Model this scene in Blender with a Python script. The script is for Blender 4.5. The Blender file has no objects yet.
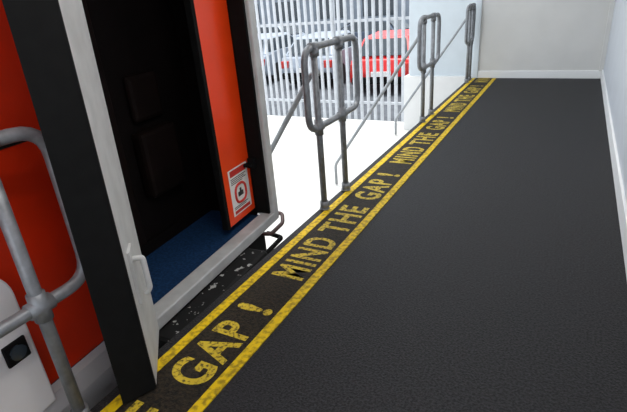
import bpy, bmesh, math, random
from mathutils import Vector, Matrix, Euler
random.seed(4)
scene=bpy.context.scene
scene.view_settings.view_transform='Standard'

# ---------------------------------------------------------------- materials
def mat(name,col,rough=.6,metal=0.,noise=0.,nscale=20.,col2=None,bump=0.,bscale=80.,spec=.5,detail=6,thr=None):
    m=bpy.data.materials.new(name); m.use_nodes=True
    nt=m.node_tree; b=nt.nodes['Principled BSDF']
    b.inputs['Base Color'].default_value=(*col,1); b.inputs['Roughness'].default_value=rough
    b.inputs['Metallic'].default_value=metal; b.inputs['Specular IOR Level'].default_value=spec
    tc=nt.nodes.new('ShaderNodeTexCoord')
    if noise>0 or col2:
        n=nt.nodes.new('ShaderNodeTexNoise'); n.inputs['Scale'].default_value=nscale; n.inputs['Detail'].default_value=detail
        nt.links.new(tc.outputs['Object'],n.inputs['Vector'])
        r=nt.nodes.new('ShaderNodeValToRGB')
        c2=col2 if col2 else tuple(c*(1-noise) for c in col)
        a,bb=thr if thr else (.35,.65)
        r.color_ramp.elements[0].position=a; r.color_ramp.elements[1].position=bb
        r.color_ramp.elements[0].color=(*c2,1); r.color_ramp.elements[1].color=(*col,1)
        nt.links.new(n.outputs['Fac'],r.inputs['Fac']); nt.links.new(r.outputs['Color'],b.inputs['Base Color'])
    if bump>0:
        n2=nt.nodes.new('ShaderNodeTexNoise'); n2.inputs['Scale'].default_value=bscale; n2.inputs['Detail'].default_value=4
        nt.links.new(tc.outputs['Object'],n2.inputs['Vector'])
        bp=nt.nodes.new('ShaderNodeBump'); bp.inputs['Strength'].default_value=bump; bp.inputs['Distance'].default_value=.01
        nt.links.new(n2.outputs['Fac'],bp.inputs['Height']); nt.links.new(bp.outputs['Normal'],b.inputs['Normal'])
    return m
M={}
M['floor']=mat('rubber_floor',(.028,.027,.030),.62,col2=(.006,.006,.0065),nscale=95,bump=.6,bscale=130,spec=.26,thr=(.38,.62))
M['strip']=mat('strip_black',(.034,.025,.015),.7,col2=(.008,.007,.006),nscale=60,bump=.5,bscale=120,spec=.2)
M['yellow']=mat('yellow_paint',(.70,.47,.006),.6,col2=(.30,.20,.01),nscale=38,bump=.3,bscale=150,spec=.25,thr=(.36,.56))
M['yellow_worn']=mat('yellow_letters',(.56,.40,.03),.6,col2=(.09,.065,.012),nscale=55,thr=(.37,.52),bump=.3,bscale=150,spec=.25)
M['wall']=mat('wall_panel',(.68,.67,.65),.55,noise=.05,nscale=3)
M['wallr']=mat('wall_side_panel',(.62,.65,.70),.5,noise=.05,nscale=3)
M['wallo']=mat('wall_outside',(.62,.68,.72),.6,noise=.06,nscale=4)
M['white']=mat('white_trim',(.86,.86,.86),.5)
M['plinth']=mat('white_plinth',(.80,.80,.79),.7,noise=.04,nscale=6)
M['conc']=mat('yard_concrete',(.70,.69,.66),.8,noise=.12,nscale=2,bump=.2)
M['asph']=mat('carpark_asphalt',(.11,.12,.135),.85,noise=.3,nscale=3)
M['steel']=mat('galvanised_pipe',(.23,.24,.255),.42,metal=.35,noise=.3,nscale=25)
M['galv']=mat('galvanised_fence',(.58,.60,.63),.6,metal=.0,noise=.15,nscale=8)
M['rail']=mat('stair_rail_steel',(.34,.36,.38),.5,metal=0,noise=.15,nscale=8)
M['red']=mat('red_bodywork',(.95,.042,.006),.22,noise=.10,nscale=3)
M['redp']=mat('red_panel',(.95,.060,.006),.28,noise=.06,nscale=4)
M['black']=mat('black_rubber',(.006,.006,.006),.7,noise=.3,spec=.12)
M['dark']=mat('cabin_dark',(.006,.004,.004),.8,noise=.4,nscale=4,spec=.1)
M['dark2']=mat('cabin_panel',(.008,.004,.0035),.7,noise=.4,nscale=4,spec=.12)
M['alu']=mat('aluminium',(.60,.60,.59),.5,metal=.1,noise=.15,nscale=9)
M['skirt']=mat('pale_skirt',(.66,.64,.65),.5,noise=.08,nscale=5)
M['blue']=mat('blue_floor',(.012,.05,.14),.7,noise=.5,nscale=60,spec=.2)
M['buf']=mat('buffer_rubber',(.010,.010,.010),.7,col2=(.42,.42,.40),nscale=20,thr=(.345,.37),detail=3,spec=.2)
M['paper']=mat('sign_white',(.85,.83,.80),.5)
M['sred']=mat('sign_red',(.6,.03,.02),.5)
M['sblk']=mat('sign_black',(.03,.03,.03),.5)
M['carred']=mat('car_red',(.70,.02,.02),.3)
M['carsil']=mat('car_silver',(.36,.40,.46),.3,metal=.2)
M['cardark']=mat('car_navy',(.07,.09,.13),.3)
M['glass']=mat('car_glass',(.03,.04,.05),.1)
M['tyre']=mat('tyre',(.02,.02,.02),.8)
M['brick']=mat('warehouse_wall',(.22,.25,.29),.8,noise=.2,nscale=2)
M['rust']=mat('oxide_steel',(.07,.03,.028),.5,noise=.3,nscale=20)

# ---------------------------------------------------------------- helpers
def link(o,parent=None):
    scene.collection.objects.link(o)
    if parent: o.parent=parent
    return o
def empty(name,loc=(0,0,0),rz=0):
    e=bpy.data.objects.new(name,None); e.location=loc; e.rotation_euler=(0,0,rz); e.empty_display_size=.1
    return link(e)
def from_bm(name,bm,m,parent=None,smooth=False):
    me=bpy.data.meshes.new(name); bmesh.ops.recalc_face_normals(bm,faces=bm.faces); bm.to_mesh(me); bm.free()
    for mm in (m if isinstance(m,list) else [m]): me.materials.append(mm)
    if smooth:
        for p in me.polygons: p.use_smooth=True
    return link(bpy.data.objects.new(name,me),parent)
def addbox(bm,lo,hi,bev=0,mi=0):
    r=bmesh.ops.create_cube(bm,size=1)
    for v in r['verts']:
        v.co=Vector([lo[i]+(v.co[i]+.5)*(hi[i]-lo[i]) for i in range(3)])
    fs=set(f for v in r['verts'] for f in v.link_faces)
    for f in fs: f.material_index=mi
    if bev>0:
        es=list(set(e for v in r['verts'] for e in v.link_edges))
        bmesh.ops.bevel(bm,geom=es,offset=bev,segments=2,affect='EDGES',profile=.5)
def box(name,lo,hi,m,parent=None,bev=0):
    bm=bmesh.new(); addbox(bm,lo,hi,bev); return from_bm(name,bm,m,parent)
def prism(name,pts,z0,z1,m,parent=None,bev=0,lean=(0,0)):
    bm=bmesh.new()
    a=[bm.verts.new((x,y,z0)) for x,y in pts]; b=[bm.verts.new((x+lean[0],y+lean[1],z1)) for x,y in pts]
    n=len(pts); bm.faces.new(a); bm.faces.new(b)
    for i in range(n): bm.faces.new((a[i],a[(i+1)%n],b[(i+1)%n],b[i]))
    if bev>0: bmesh.ops.bevel(bm,geom=list(bm.edges),offset=bev,segments=2,affect='EDGES',profile=.5)
    return from_bm(name,bm,m,parent)
def roundpath(pts,r,closed=False,seg=6):
    out=[];n=len(pts)
    for i in range(n):
        p=Vector(pts[i])
        if not closed and i in (0,n-1): out.append(p);continue
        a=Vector(pts[(i-1)%n]);b=Vector(pts[(i+1)%n])
        p0=p+(a-p).normalized()*r; p1=p+(b-p).normalized()*r
        for k in range(seg+1):
            t=k/seg; out.append(p0*(1-t)**2+p*2*t*(1-t)+p1*t*t)
    return out
def addtube(bm,path,r,closed=False,n=14):
    path=[Vector(p) for p in path];L=len(path);rings=[]
    def tan(i):
        if closed: return (path[(i+1)%L]-path[(i-1)%L]).normalized()
        return (path[min(i+1,L-1)]-path[max(i-1,0)]).normalized()
    t=tan(0); u=t.orthogonal().normalized()
    for i in range(L):
        t2=tan(i); q=t.rotation_difference(t2); u=(q@u); t=t2; u=(u-t*u.dot(t)).normalized(); w=t.cross(u)
        rings.append([bm.verts.new(path[i]+r*(math.cos(2*math.pi*k/n)*u+math.sin(2*math.pi*k/n)*w)) for k in range(n)])
    for i in range(L if closed else L-1):
        A=rings[i];B=rings[(i+1)%L]
        off=0
        if closed and i==L-1:
            off=min(range(n),key=lambda o:(A[0].co-B[o].co).length)
        for k in range(n): bm.faces.new((A[k],A[(k+1)%n],B[(k+1+off)%n],B[(k+off)%n]))
    if not closed: bm.faces.new(rings[0]); bm.faces.new(rings[-1][::-1])
def tube(name,path,r,m,parent=None,closed=False):
    bm=bmesh.new(); addtube(bm,path,r,closed); return from_bm(name,bm,m,parent,True)

# ---------------------------------------------------------------- room shell
XR=.417; YE=8.75; XL=-1.60
box('floor',(XL,-1.6,-1.0),(XR,YE,0),M['floor'])
box('wall_right',(XR,-1.6,-1.0),(XR+.12,YE+.12,2.9),M['wallr'])
box('wall_end',(-1.56,YE,-1.0),(XR,YE+.12,2.9),M['wall'])
box('baseboard_right',(XR-.02,-1.6,0),(XR,YE-.02,.14),M['white'],bev=.004)
box('baseboard_end',(-1.47,YE-.02,0),(XR-.02,YE,.12),M['white'],bev=.004)
box('trim_1',(XR-.06,YE-.045,.12),(XR,YE,2.7),M['wall'],bev=.004)
box('trim_2',(-1.56,YE-.03,0),(-1.47,YE,2.7),M['wallo'],bev=.004)
box('wall_outside',(-2.73,YE+.1,0.02),(-1.56,YE+.3,2.9),M['wallo'])
box('wall_plinth',(-2.80,YE-.02,-1.0),(-1.60,YE+.3,.02),M['plinth'])
box('added_ceiling',(-1.75,-1.6,2.7),(XR,YE+.12,2.82),M['white'])  # out of view, added to keep the platform dimmer than the yard
# ---------------------------------------------------------------- yard
bm=bmesh.new()
addbox(bm,(-14,-8,-1.2),(XL,9.3,-1.0)); from_bm('yard_ground',bm,M['conc'])
box('carpark_ground',(-40,9.3,-1.2),(10,60,-1.0),M['asph'])
wh=empty('warehouse',(-14,34,-1.0))
box('walls',(-20,0,0),(20,6,6),M['brick'],wh)
for i in range(10): box('window_strip_%d'%i,(-19+i*3.8,-.05,1.0),(-16.6+i*3.8,.02,2.4),M['glass'],wh)

# ---------------------------------------------------------------- safety strip
ms=empty('mind_the_gap_marking')
box('strip_base',(-1.50,-1.5,0),(-1.18,YE-.05,.003),M['strip'],ms)
box('line_outer',(-1.545,-1.5,0),(-1.49,YE-.05,.006),M['yellow'],ms)
box('line_inner',(-1.205,-1.5,0),(-1.15,YE-.05,.006),M['yellow'],ms)
def word(txt,y0,y1,x_base=-1.235,h=.215,z=.0035,parent=ms,m=None,name=None):
    cu=bpy.data.curves.new('t','FONT'); cu.body=txt; cu.offset=.028; cu.space_character=1.16
    o=bpy.data.objects.new('t',cu); scene.collection.objects.link(o); bpy.context.view_layer.update()
    me=bpy.data.meshes.new_from_object(o.evaluated_get(bpy.context.evaluated_depsgraph_get())); bpy.data.objects.remove(o)
    xs=[v.co.x for v in me.vertices]; ys=[v.co.y for v in me.vertices]
    a,b,c,d=min(xs),max(xs),min(ys),max(ys)
    for v in me.vertices:
        u=(v.co.x-a)/(b-a); w=(v.co.y-c)/(d-c)
        v.co=Vector((x_base-w*h,y0+u*(y1-y0),z))
    me.materials.clear(); me.materials.append(m or M['yellow_worn'])
    me.name=name or 'word'
    o=bpy.data.objects.new(name or 'word_'+txt.lower().replace(' ','').replace('!','mark'),me); link(o,parent)
P=2.12
for k in range(-1,4):
    b=1.95+P*k
    word('MIND',b,b+.52)
    if b+1.05<YE-.1: word('THE',b+.61,b+1.07)
    if b+1.66<YE-.1: word('GAP',b+1.22,b+1.66)
    if b+1.85<YE-.1: word('!',b+1.765,b+1.82)

# ---------------------------------------------------------------- pipe handrails
R=.024
def handrail(y0,y1,p0,p1,x=-1.56,rail=None,ztop=1.20,zlow=.65):
    e=empty('loop_handrail',(x,0,0))
    tube('loop',roundpath([(0,y0,ztop),(0,y1,ztop),(0,y1,zlow),(0,y0,zlow)],.11,True),R,M['steel'],e,True)
    bm=bmesh.new()
    for p in ([p0,p1] if p1 else [p0]):
        addtube(bm,[(0,p,0.007),(0,p,ztop)],R)
        addtube(bm,[(0,p,0.007),(0,p,.016)],.040,n=20)     # floor flange
        addtube(bm,[(0,p,.012),(0,p,.07)],R+.010)
        for z in (zlow,ztop):
            addtube(bm,[(0,p-.045,z),(0,p+.045,z)],R+.008)
        addtube(bm,[(0,p,zlow-.055),(0,p,zlow+.055)],R+.008)
        addtube(bm,[(0,p,ztop-.06),(0,p,ztop)],R+.008)
    from_bm('posts',bm,M['steel'],e,True)
    if rail:
        yr,dx=rail; zs=1.02
        sl=math.tan(math.radians(55))
        tube('stair_rail',roundpath([(0,yr,zs),(-.06,yr,zs),(-.06-dx,yr,zs-dx*sl),(-.06-dx,yr,-.985)],.05),R*.85,M['rail'],e)
    return e
handrail(2.76,3.62,2.90,3.30,rail=(2.96,1.20))
handrail(5.42,6.28,5.60,6.00,rail=(5.66,1.20))
handrail(8.02,8.60,8.25,8.48,rail=(8.30,1.20))
handrail(-.10,.935,.15,.725,x=-1.572,ztop=1.17,zlow=.57)

# ---------------------------------------------------------------- vehicle
v=empty('railway_carriage',(-1.79,1.34,0),math.radians(4.8))
LEN=-1.5
W=-2.5
box('cabin_floor',(W,LEN,-.12),(-.06,1.38,-.03),M['blue'],v)
box('roof',(W,LEN,2.5),(0,1.435,2.6),M['skirt'],v)
box('far_side',(W-.05,LEN,-.4),(W,1.435,2.6),M['red'],v)
box('end_wall',(W,1.39,-.03),(-.06,1.435,2.5),M['alu'],v)
box('front_wall',(W,LEN-.04,-.4),(.0,LEN,2.6),M['red'],v)
box('end_lining',(W,1.36,-.03),(-.16,1.388,2.5),M['dark'],v)
box('lining_roof',(W+.04,LEN,2.45),(-.1,1.36,2.49),M['dark'],v)
box('cabin_partition',(-1.3,-.35,-.03),(-.06,-.30,2.45),M['dark'],v)
box('inner_partition',(-.66,-.3,-.03),(-.60,1.36,2.45),M['dark'],v)
box('inner_partition_door',(-.60,.10,.05),(-.585,.62,2.1),M['dark2'],v,bev=.01)
box('inner_partition_kick',(-.60,-.3,-.03),(-.58,1.36,.06),M['dark'],v)
bm=bmesh.new(); addbox(bm,(-.60,.70,.35),(-.50,1.05,.80),.03); addbox(bm,(-.60,.74,.85),(-.55,1.02,1.15),.03)
from_bm('tip_up_seat',bm,M['dark2'],v)
# door frame
box('sill',(-.11,-.10,-.075),(.0,1.40,0.0),M['alu'],v,bev=.008)
box('rear_jamb',(-.06,1.375,-.075),(.0,1.45,2.5),M['alu'],v,bev=.01)
box('rear_seal',(-.15,1.352,.0),(-.03,1.374,2.5),M['black'],v,bev=.004)
box('side_panel',(-.19,1.0,.035),(-.155,1.36,2.45),M['redp'],v,bev=.006)
box('panel_edge',(-.20,.965,.03),(-.15,1.0,2.45),M['black'],v,bev=.004)
# underframe
box('underframe',(W+.1,LEN,-.55),(-.16,1.38,-.12),M['black'],v)
bm=bmesh.new()
for cx in (-.5,-1.9):
    for cy in (-.9,.7): addtube(bm,[(cx-.07,cy,-.66),(cx+.07,cy,-.66)],.34,n=32)
from_bm('wheels',bm,M['tyre'],v)
box('solebar',(-.16,-.1,-.38),(-.03,1.25,-.075),M['black'],v,bev=.01)
box('step_buffer',(-.03,-.05,-.24),(.15,.98,-.085),M['buf'],v,bev=.03)
bm=bmesh.new()
for cy in (.08,.45,.82): addtube(bm,[(.145,cy,-.16),(.158,cy,-.16)],.018,n=6)
from_bm('buffer_bolts',bm,M['steel'],v)
tube('coupling_handle',roundpath([(-.08,1.2,-.10),(.04,1.22,-.10),(.04,1.42,-.10),(.0,1.5,-.06),(-.1,1.5,-.06)],.03),.016,M['rust'],v)
tube('brake_pipe',roundpath([(-.1,1.0,-.2),(.05,1.02,-.2),(.05,1.36,-.2),(-.1,1.40,-.2)],.03),.018,M['black'],v)
# near bodyside
bm=bmesh.new()
prof=[(-.04,2.55),(-.0,2.3),(.02,1.6),(.02,.8),(.0,.14),(-.005,.12)]
rows=[[bm.verts.new((x,y,z)) for x,z in prof] for y in (-.12,LEN)]
for i in range(len(prof)-1): bm.faces.new((rows[0][i],rows[1][i],rows[1][i+1],rows[0][i+1]))
bmesh.ops.solidify(bm,geom=bm.faces[:],thickness=.03)
from_bm('bodyside_red',bm,M['red'],v,False)
box('body_band',(.012,LEN,1.10),(.024,-.12,1.115),M['black'],v)
bm=bmesh.new()
prof=[(0,.12),(.03,.10),(.05,.02),(.04,-.12),(-.02,-.30)]
rows=[[bm.verts.new((x,y,z)) for x,z in prof] for y in (-.14,LEN)]
for i in range(len(prof)-1): bm.faces.new((rows[0][i],rows[1][i],rows[1][i+1],rows[0][i+1]))
bmesh.ops.solidify(bm,geom=bm.faces[:],thickness=.03)
from_bm('bodyside_skirt',bm,M['skirt'],v,False)
box('front_jamb',(-.06,-.13,-.075),(.0,-.07,2.5),M['alu'],v)
bm=bmesh.new()
addbox(bm,(.0,-1.48,.08),(.05,-.63,.74),0)
es=[e for e in bm.edges if abs(e.verts[0].co.y+.63)<1e-4 and abs(e.verts[1].co.y+.63)<1e-4 and abs(e.verts[0].co.z-e.verts[1].co.z)<1e-4 and e.verts[0].co.z>.5]
bmesh.ops.bevel(bm,geom=es,offset=.14,segments=8,affect='EDGES',profile=.5)
bmesh.ops.bevel(bm,geom=[e for e in bm.edges if min(q.co.x for q in e.verts)>.049],offset=.012,segments=3,affect='EDGES',profile=.5)
from_bm('lamp_fairing',bm,M['skirt'],v)
bm=bmesh.new(); addbox(bm,(.048,-.75,.35),(.062,-.66,.44),.006); from_bm('marker_lamp',bm,M['black'],v)
bm=bmesh.new(); addtube(bm,[(.060,-.705,.395),(.070,-.705,.395)],.03,n=24); from_bm('marker_lens',bm,M['glass'],v)
# sticker on the panel
SY=1.065
box('sticker',(-.1545,SY,.09),(-.1535,SY+.25,.44),M['paper'],v)
box('sticker_header',(-.1533,SY+.02,.385),(-.1528,SY+.23,.43),M['sred'],v)
box('sticker_footer',(-.1533,SY+.02,.10),(-.1528,SY+.23,.125),M['sred'],v)
bm=bmesh.new(); addtube(bm,roundpath([(-.153,SY+.055,.17),(-.153,SY+.195,.17),(-.153,SY+.195,.31),(-.153,SY+.055,.31)],.065,True),.010,True,n=8)
from_bm('sticker_ring',bm,M['sred'],v)
bm=bmesh.new(); addbox(bm,(-.1533,SY+.09,.215),(-.1528,SY+.16,.25)); addbox(bm,(-.1533,SY+.115,.25),(-.1528,SY+.14,.275)); from_bm('sticker_pictogram',bm,M['sblk'],v)
bm=bmesh.new()
for i,(z,l) in enumerate(((.365,.20),(.352,.18),(.339,.20),(.326,.15),(.148,.19),(.136,.16))):
    addbox(bm,(-.1533,SY+.02,z),(-.1528,SY+.02+l,z+.006))
from_bm('sticker_text',bm,M['sblk'],v)
bm=bmesh.new(); addbox(bm,(-.155,1.27,.40),(-.10,1.35,.425),.006); addbox(bm,(-.14,1.31,.38),(-.09,1.35,.46),.006); from_bm('panel_catch',bm,M['black'],v)

# ---------------------------------------------------------------- open door leaf
d=empty('carriage_door')
LN=(.045,.022)
A=(-1.475,.845);B=(-1.415,.976);C=(-1.70,1.28)
def lerp(p,q,t): return (p[0]+(q[0]-p[0])*t,p[1]+(q[1]-p[1])*t)
D_=(C[0]-.06,C[1]-.06)
prism('leaf',[A,B,lerp(B,C,.04),lerp(A,D_,.04)],.012,2.45,M['black'],d,.004,LN)
prism('leaf_panel',[lerp(A,D_,.04),lerp(B,C,.04),C,D_],.012,2.45,M['alu'],d,.004,LN)
dirv=Vector((C[0]-B[0],C[1]-B[1],0)).normalized(); nrm=Vector((dirv.y,-dirv.x,0))
if nrm.x<0: nrm=-nrm
base=Vector((B[0]+.008,B[1]+.004,0))+dirv*.12
bm=bmesh.new()
def ob(c,hl,hz,t):
    r=bmesh.ops.create_cube(bm,size=1)
    for q in r['verts']:
        p=c+dirv*q.co.x*hl+nrm*(q.co.y+.5)*t+Vector((0,0,q.co.z*hz)); q.co=p
ob(base+Vector((0,0,.52)),.09,.24,.014)
addtube(bm,roundpath([base+nrm*.01+Vector((0,0,.59)),base+nrm*.05+Vector((0,0,.59)),base+nrm*.05+Vector((0,0,.44)),base+nrm*.03+Vector((0,0,.42))],.015),.012)
from_bm('latch',bm,M['alu'],d)

# ---------------------------------------------------------------- palisade fence
bm=bmesh.new()
x=-16
while x<-2.75:
    w=.075; t=.02; y=9.15
    pts=[(x-w/2,y),(x-w/5,y-t),(x+w/5,y-t),(x+w/2,y)]
    zt=2.0
    for i in range(3):
        a,b=pts[i],pts[i+1]
        vs=[bm.verts.new((a[0],a[1],-.95)),bm.verts.new((b[0],b[1],-.95)),bm.verts.new((b[0],b[1],zt-(0 if i!=2 else .08))),bm.verts.new((a[0],a[1],zt-(0 if i!=0 else .08)))]
        bm.faces.new(vs)
    x+=.150
for z in (-.62,1.0): addbox(bm,(-16,9.16,z),(-2.75,9.20,z+.05))
x=-15.5
while x<-2.8: addbox(bm,(x,9.2,-1.0),(x+.08,9.26,1.9)); x+=2.75
from_bm('palisade_fence',bm,M['galv'])

# ---------------------------------------------------------------- parked cars
def car(loc,rz,body,name='car'):
    e=empty(name,loc,rz)
    def loft(prof,wb,wt,m,nm,z0,z1,bev):
        bm=bmesh.new()
        def wd(z): t=(z-z0)/(z1-z0); return wb+(wt-wb)*max(0,min(1,t))
        a=[bm.verts.new((-wd(z)/2,y,z)) for y,z in prof]; b=[bm.verts.new((wd(z)/2,y,z)) for y,z in prof]
        n=len(prof); bm.faces.new(a); bm.faces.new(b[::-1])
        for i in range(n): bm.faces.new((a[i],b[i],b[(i+1)%n],a[(i+1)%n]))
        bmesh.ops.bevel(bm,geom=list(bm.edges),offset=bev,segments=3,affect='EDGES',profile=.5)
        return from_bm(nm,bm,m,e)
    loft([(-2.05,.35),(-2.1,.6),(-2.0,.92),(-1.1,1.0),(1.5,.98),(2.0,.85),(2.1,.5),(2.0,.28),(-1.9,.25)],1.74,1.66,body,'body',.25,1.0,.05)
    loft([(-1.9,.93),(-1.35,1.43),(.25,1.46),(1.15,.95)],1.62,1.18,body,'cabin',.93,1.46,.05)
    loft([(-1.80,.99),(-1.36,1.37),(.22,1.39),(.92,1.0)],1.62,1.28,M['glass'],'side_windows',.93,1.46,.01)
    bm=bmesh.new()
    for s,(ya,za,yb,zb) in {'r':(-1.88,.98,-1.45,1.36),'f':(1.1,1.01,.38,1.41)}.items():
        o=-.03 if s=='r' else .03
        bm.faces.new([bm.verts.new(p) for p in ((-.66,ya+o,za+.02),(.66,ya+o,za+.02),(.55,yb+o,zb+.02),(-.55,yb+o,zb+.02))])
    from_bm('screens',bm,M['glass'],e)
    bm=bmesh.new()
    for sx in (-.76,.76):
        for y in (-1.3,1.35): addtube(bm,[(sx-.11,y,.31),(sx+.11,y,.31)],.31,n=24)
    from_bm('wheels',bm,M['tyre'],e)
    bm=bmesh.new()
    for sx in (-1,1): addbox(bm,(sx*.70-.12,-2.13,.62),(sx*.70+.12,-2.02,.82),.01)
    from_bm('tail_lamps',bm,M['sred'],e)
    box('bumper',(-.80,-2.16,.30),(.80,-2.04,.48),M['black'],e,.03)
    box('number_plate',(-.26,-2.175,.5),(.26,-2.11,.62),M['paper'],e)
car((-4.7,13.9,-1.0),math.radians(8),M['carred'])
car((-7.2,14.6,-1.0),math.radians(5),M['carsil'])
car((-9.8,15.0,-1.0),math.radians(5),M['carsil'])
car((-8.5,21,-1.0),math.radians(80),M['cardark'])
car((-14,21,-1.0),math.radians(84),M['carsil'])
car((-12.6,15.4,-1.0),math.radians(3),M['cardark'])

# ---------------------------------------------------------------- lights
w=bpy.data.worlds.new('sky'); scene.world=w; w.use_nodes=True
bg=w.node_tree.nodes['Background']; bg.inputs['Color'].default_value=(.86,.93,1,1); bg.inputs['Strength'].default_value=2.1
s=bpy.data.lights.new('sun','SUN'); s.energy=2.4; s.angle=math.radians(8); s.color=(1,.97,.92)
so=bpy.data.objects.new('sun',s); link(so); so.rotation_euler=(math.radians(-8),math.radians(-6),0)
for i,y in enumerate((1.0,4.6)):  # added fill lights that brighten the dim platform, not actual lamps
    l=bpy.data.lights.new('fill','AREA'); l.shape='RECTANGLE'; l.size=.12; l.size_y=1.4; l.energy=22; l.color=(1,.96,.9)
    o=bpy.data.objects.new('platform_fill_light',l); link(o); o.location=(-.45,y,2.62)

# ---------------------------------------------------------------- camera
cam=bpy.data.cameras.new('camera'); co=bpy.data.objects.new('camera',cam); link(co)
cam.sensor_width=36; cam.lens=466/627*36; cam.clip_start=.02
r=Vector((.8819,.4654,-.0754)).normalized(); f=Vector((-.4535,.793,-.4064)).normalized()
u=r.cross(f).normalized(); r=f.cross(u)
m=Matrix((( r.x,u.x,-f.x,0),(r.y,u.y,-f.y,0),(r.z,u.z,-f.z,1.5),(0,0,0,1)))
co.matrix_world=m
scene.camera=co
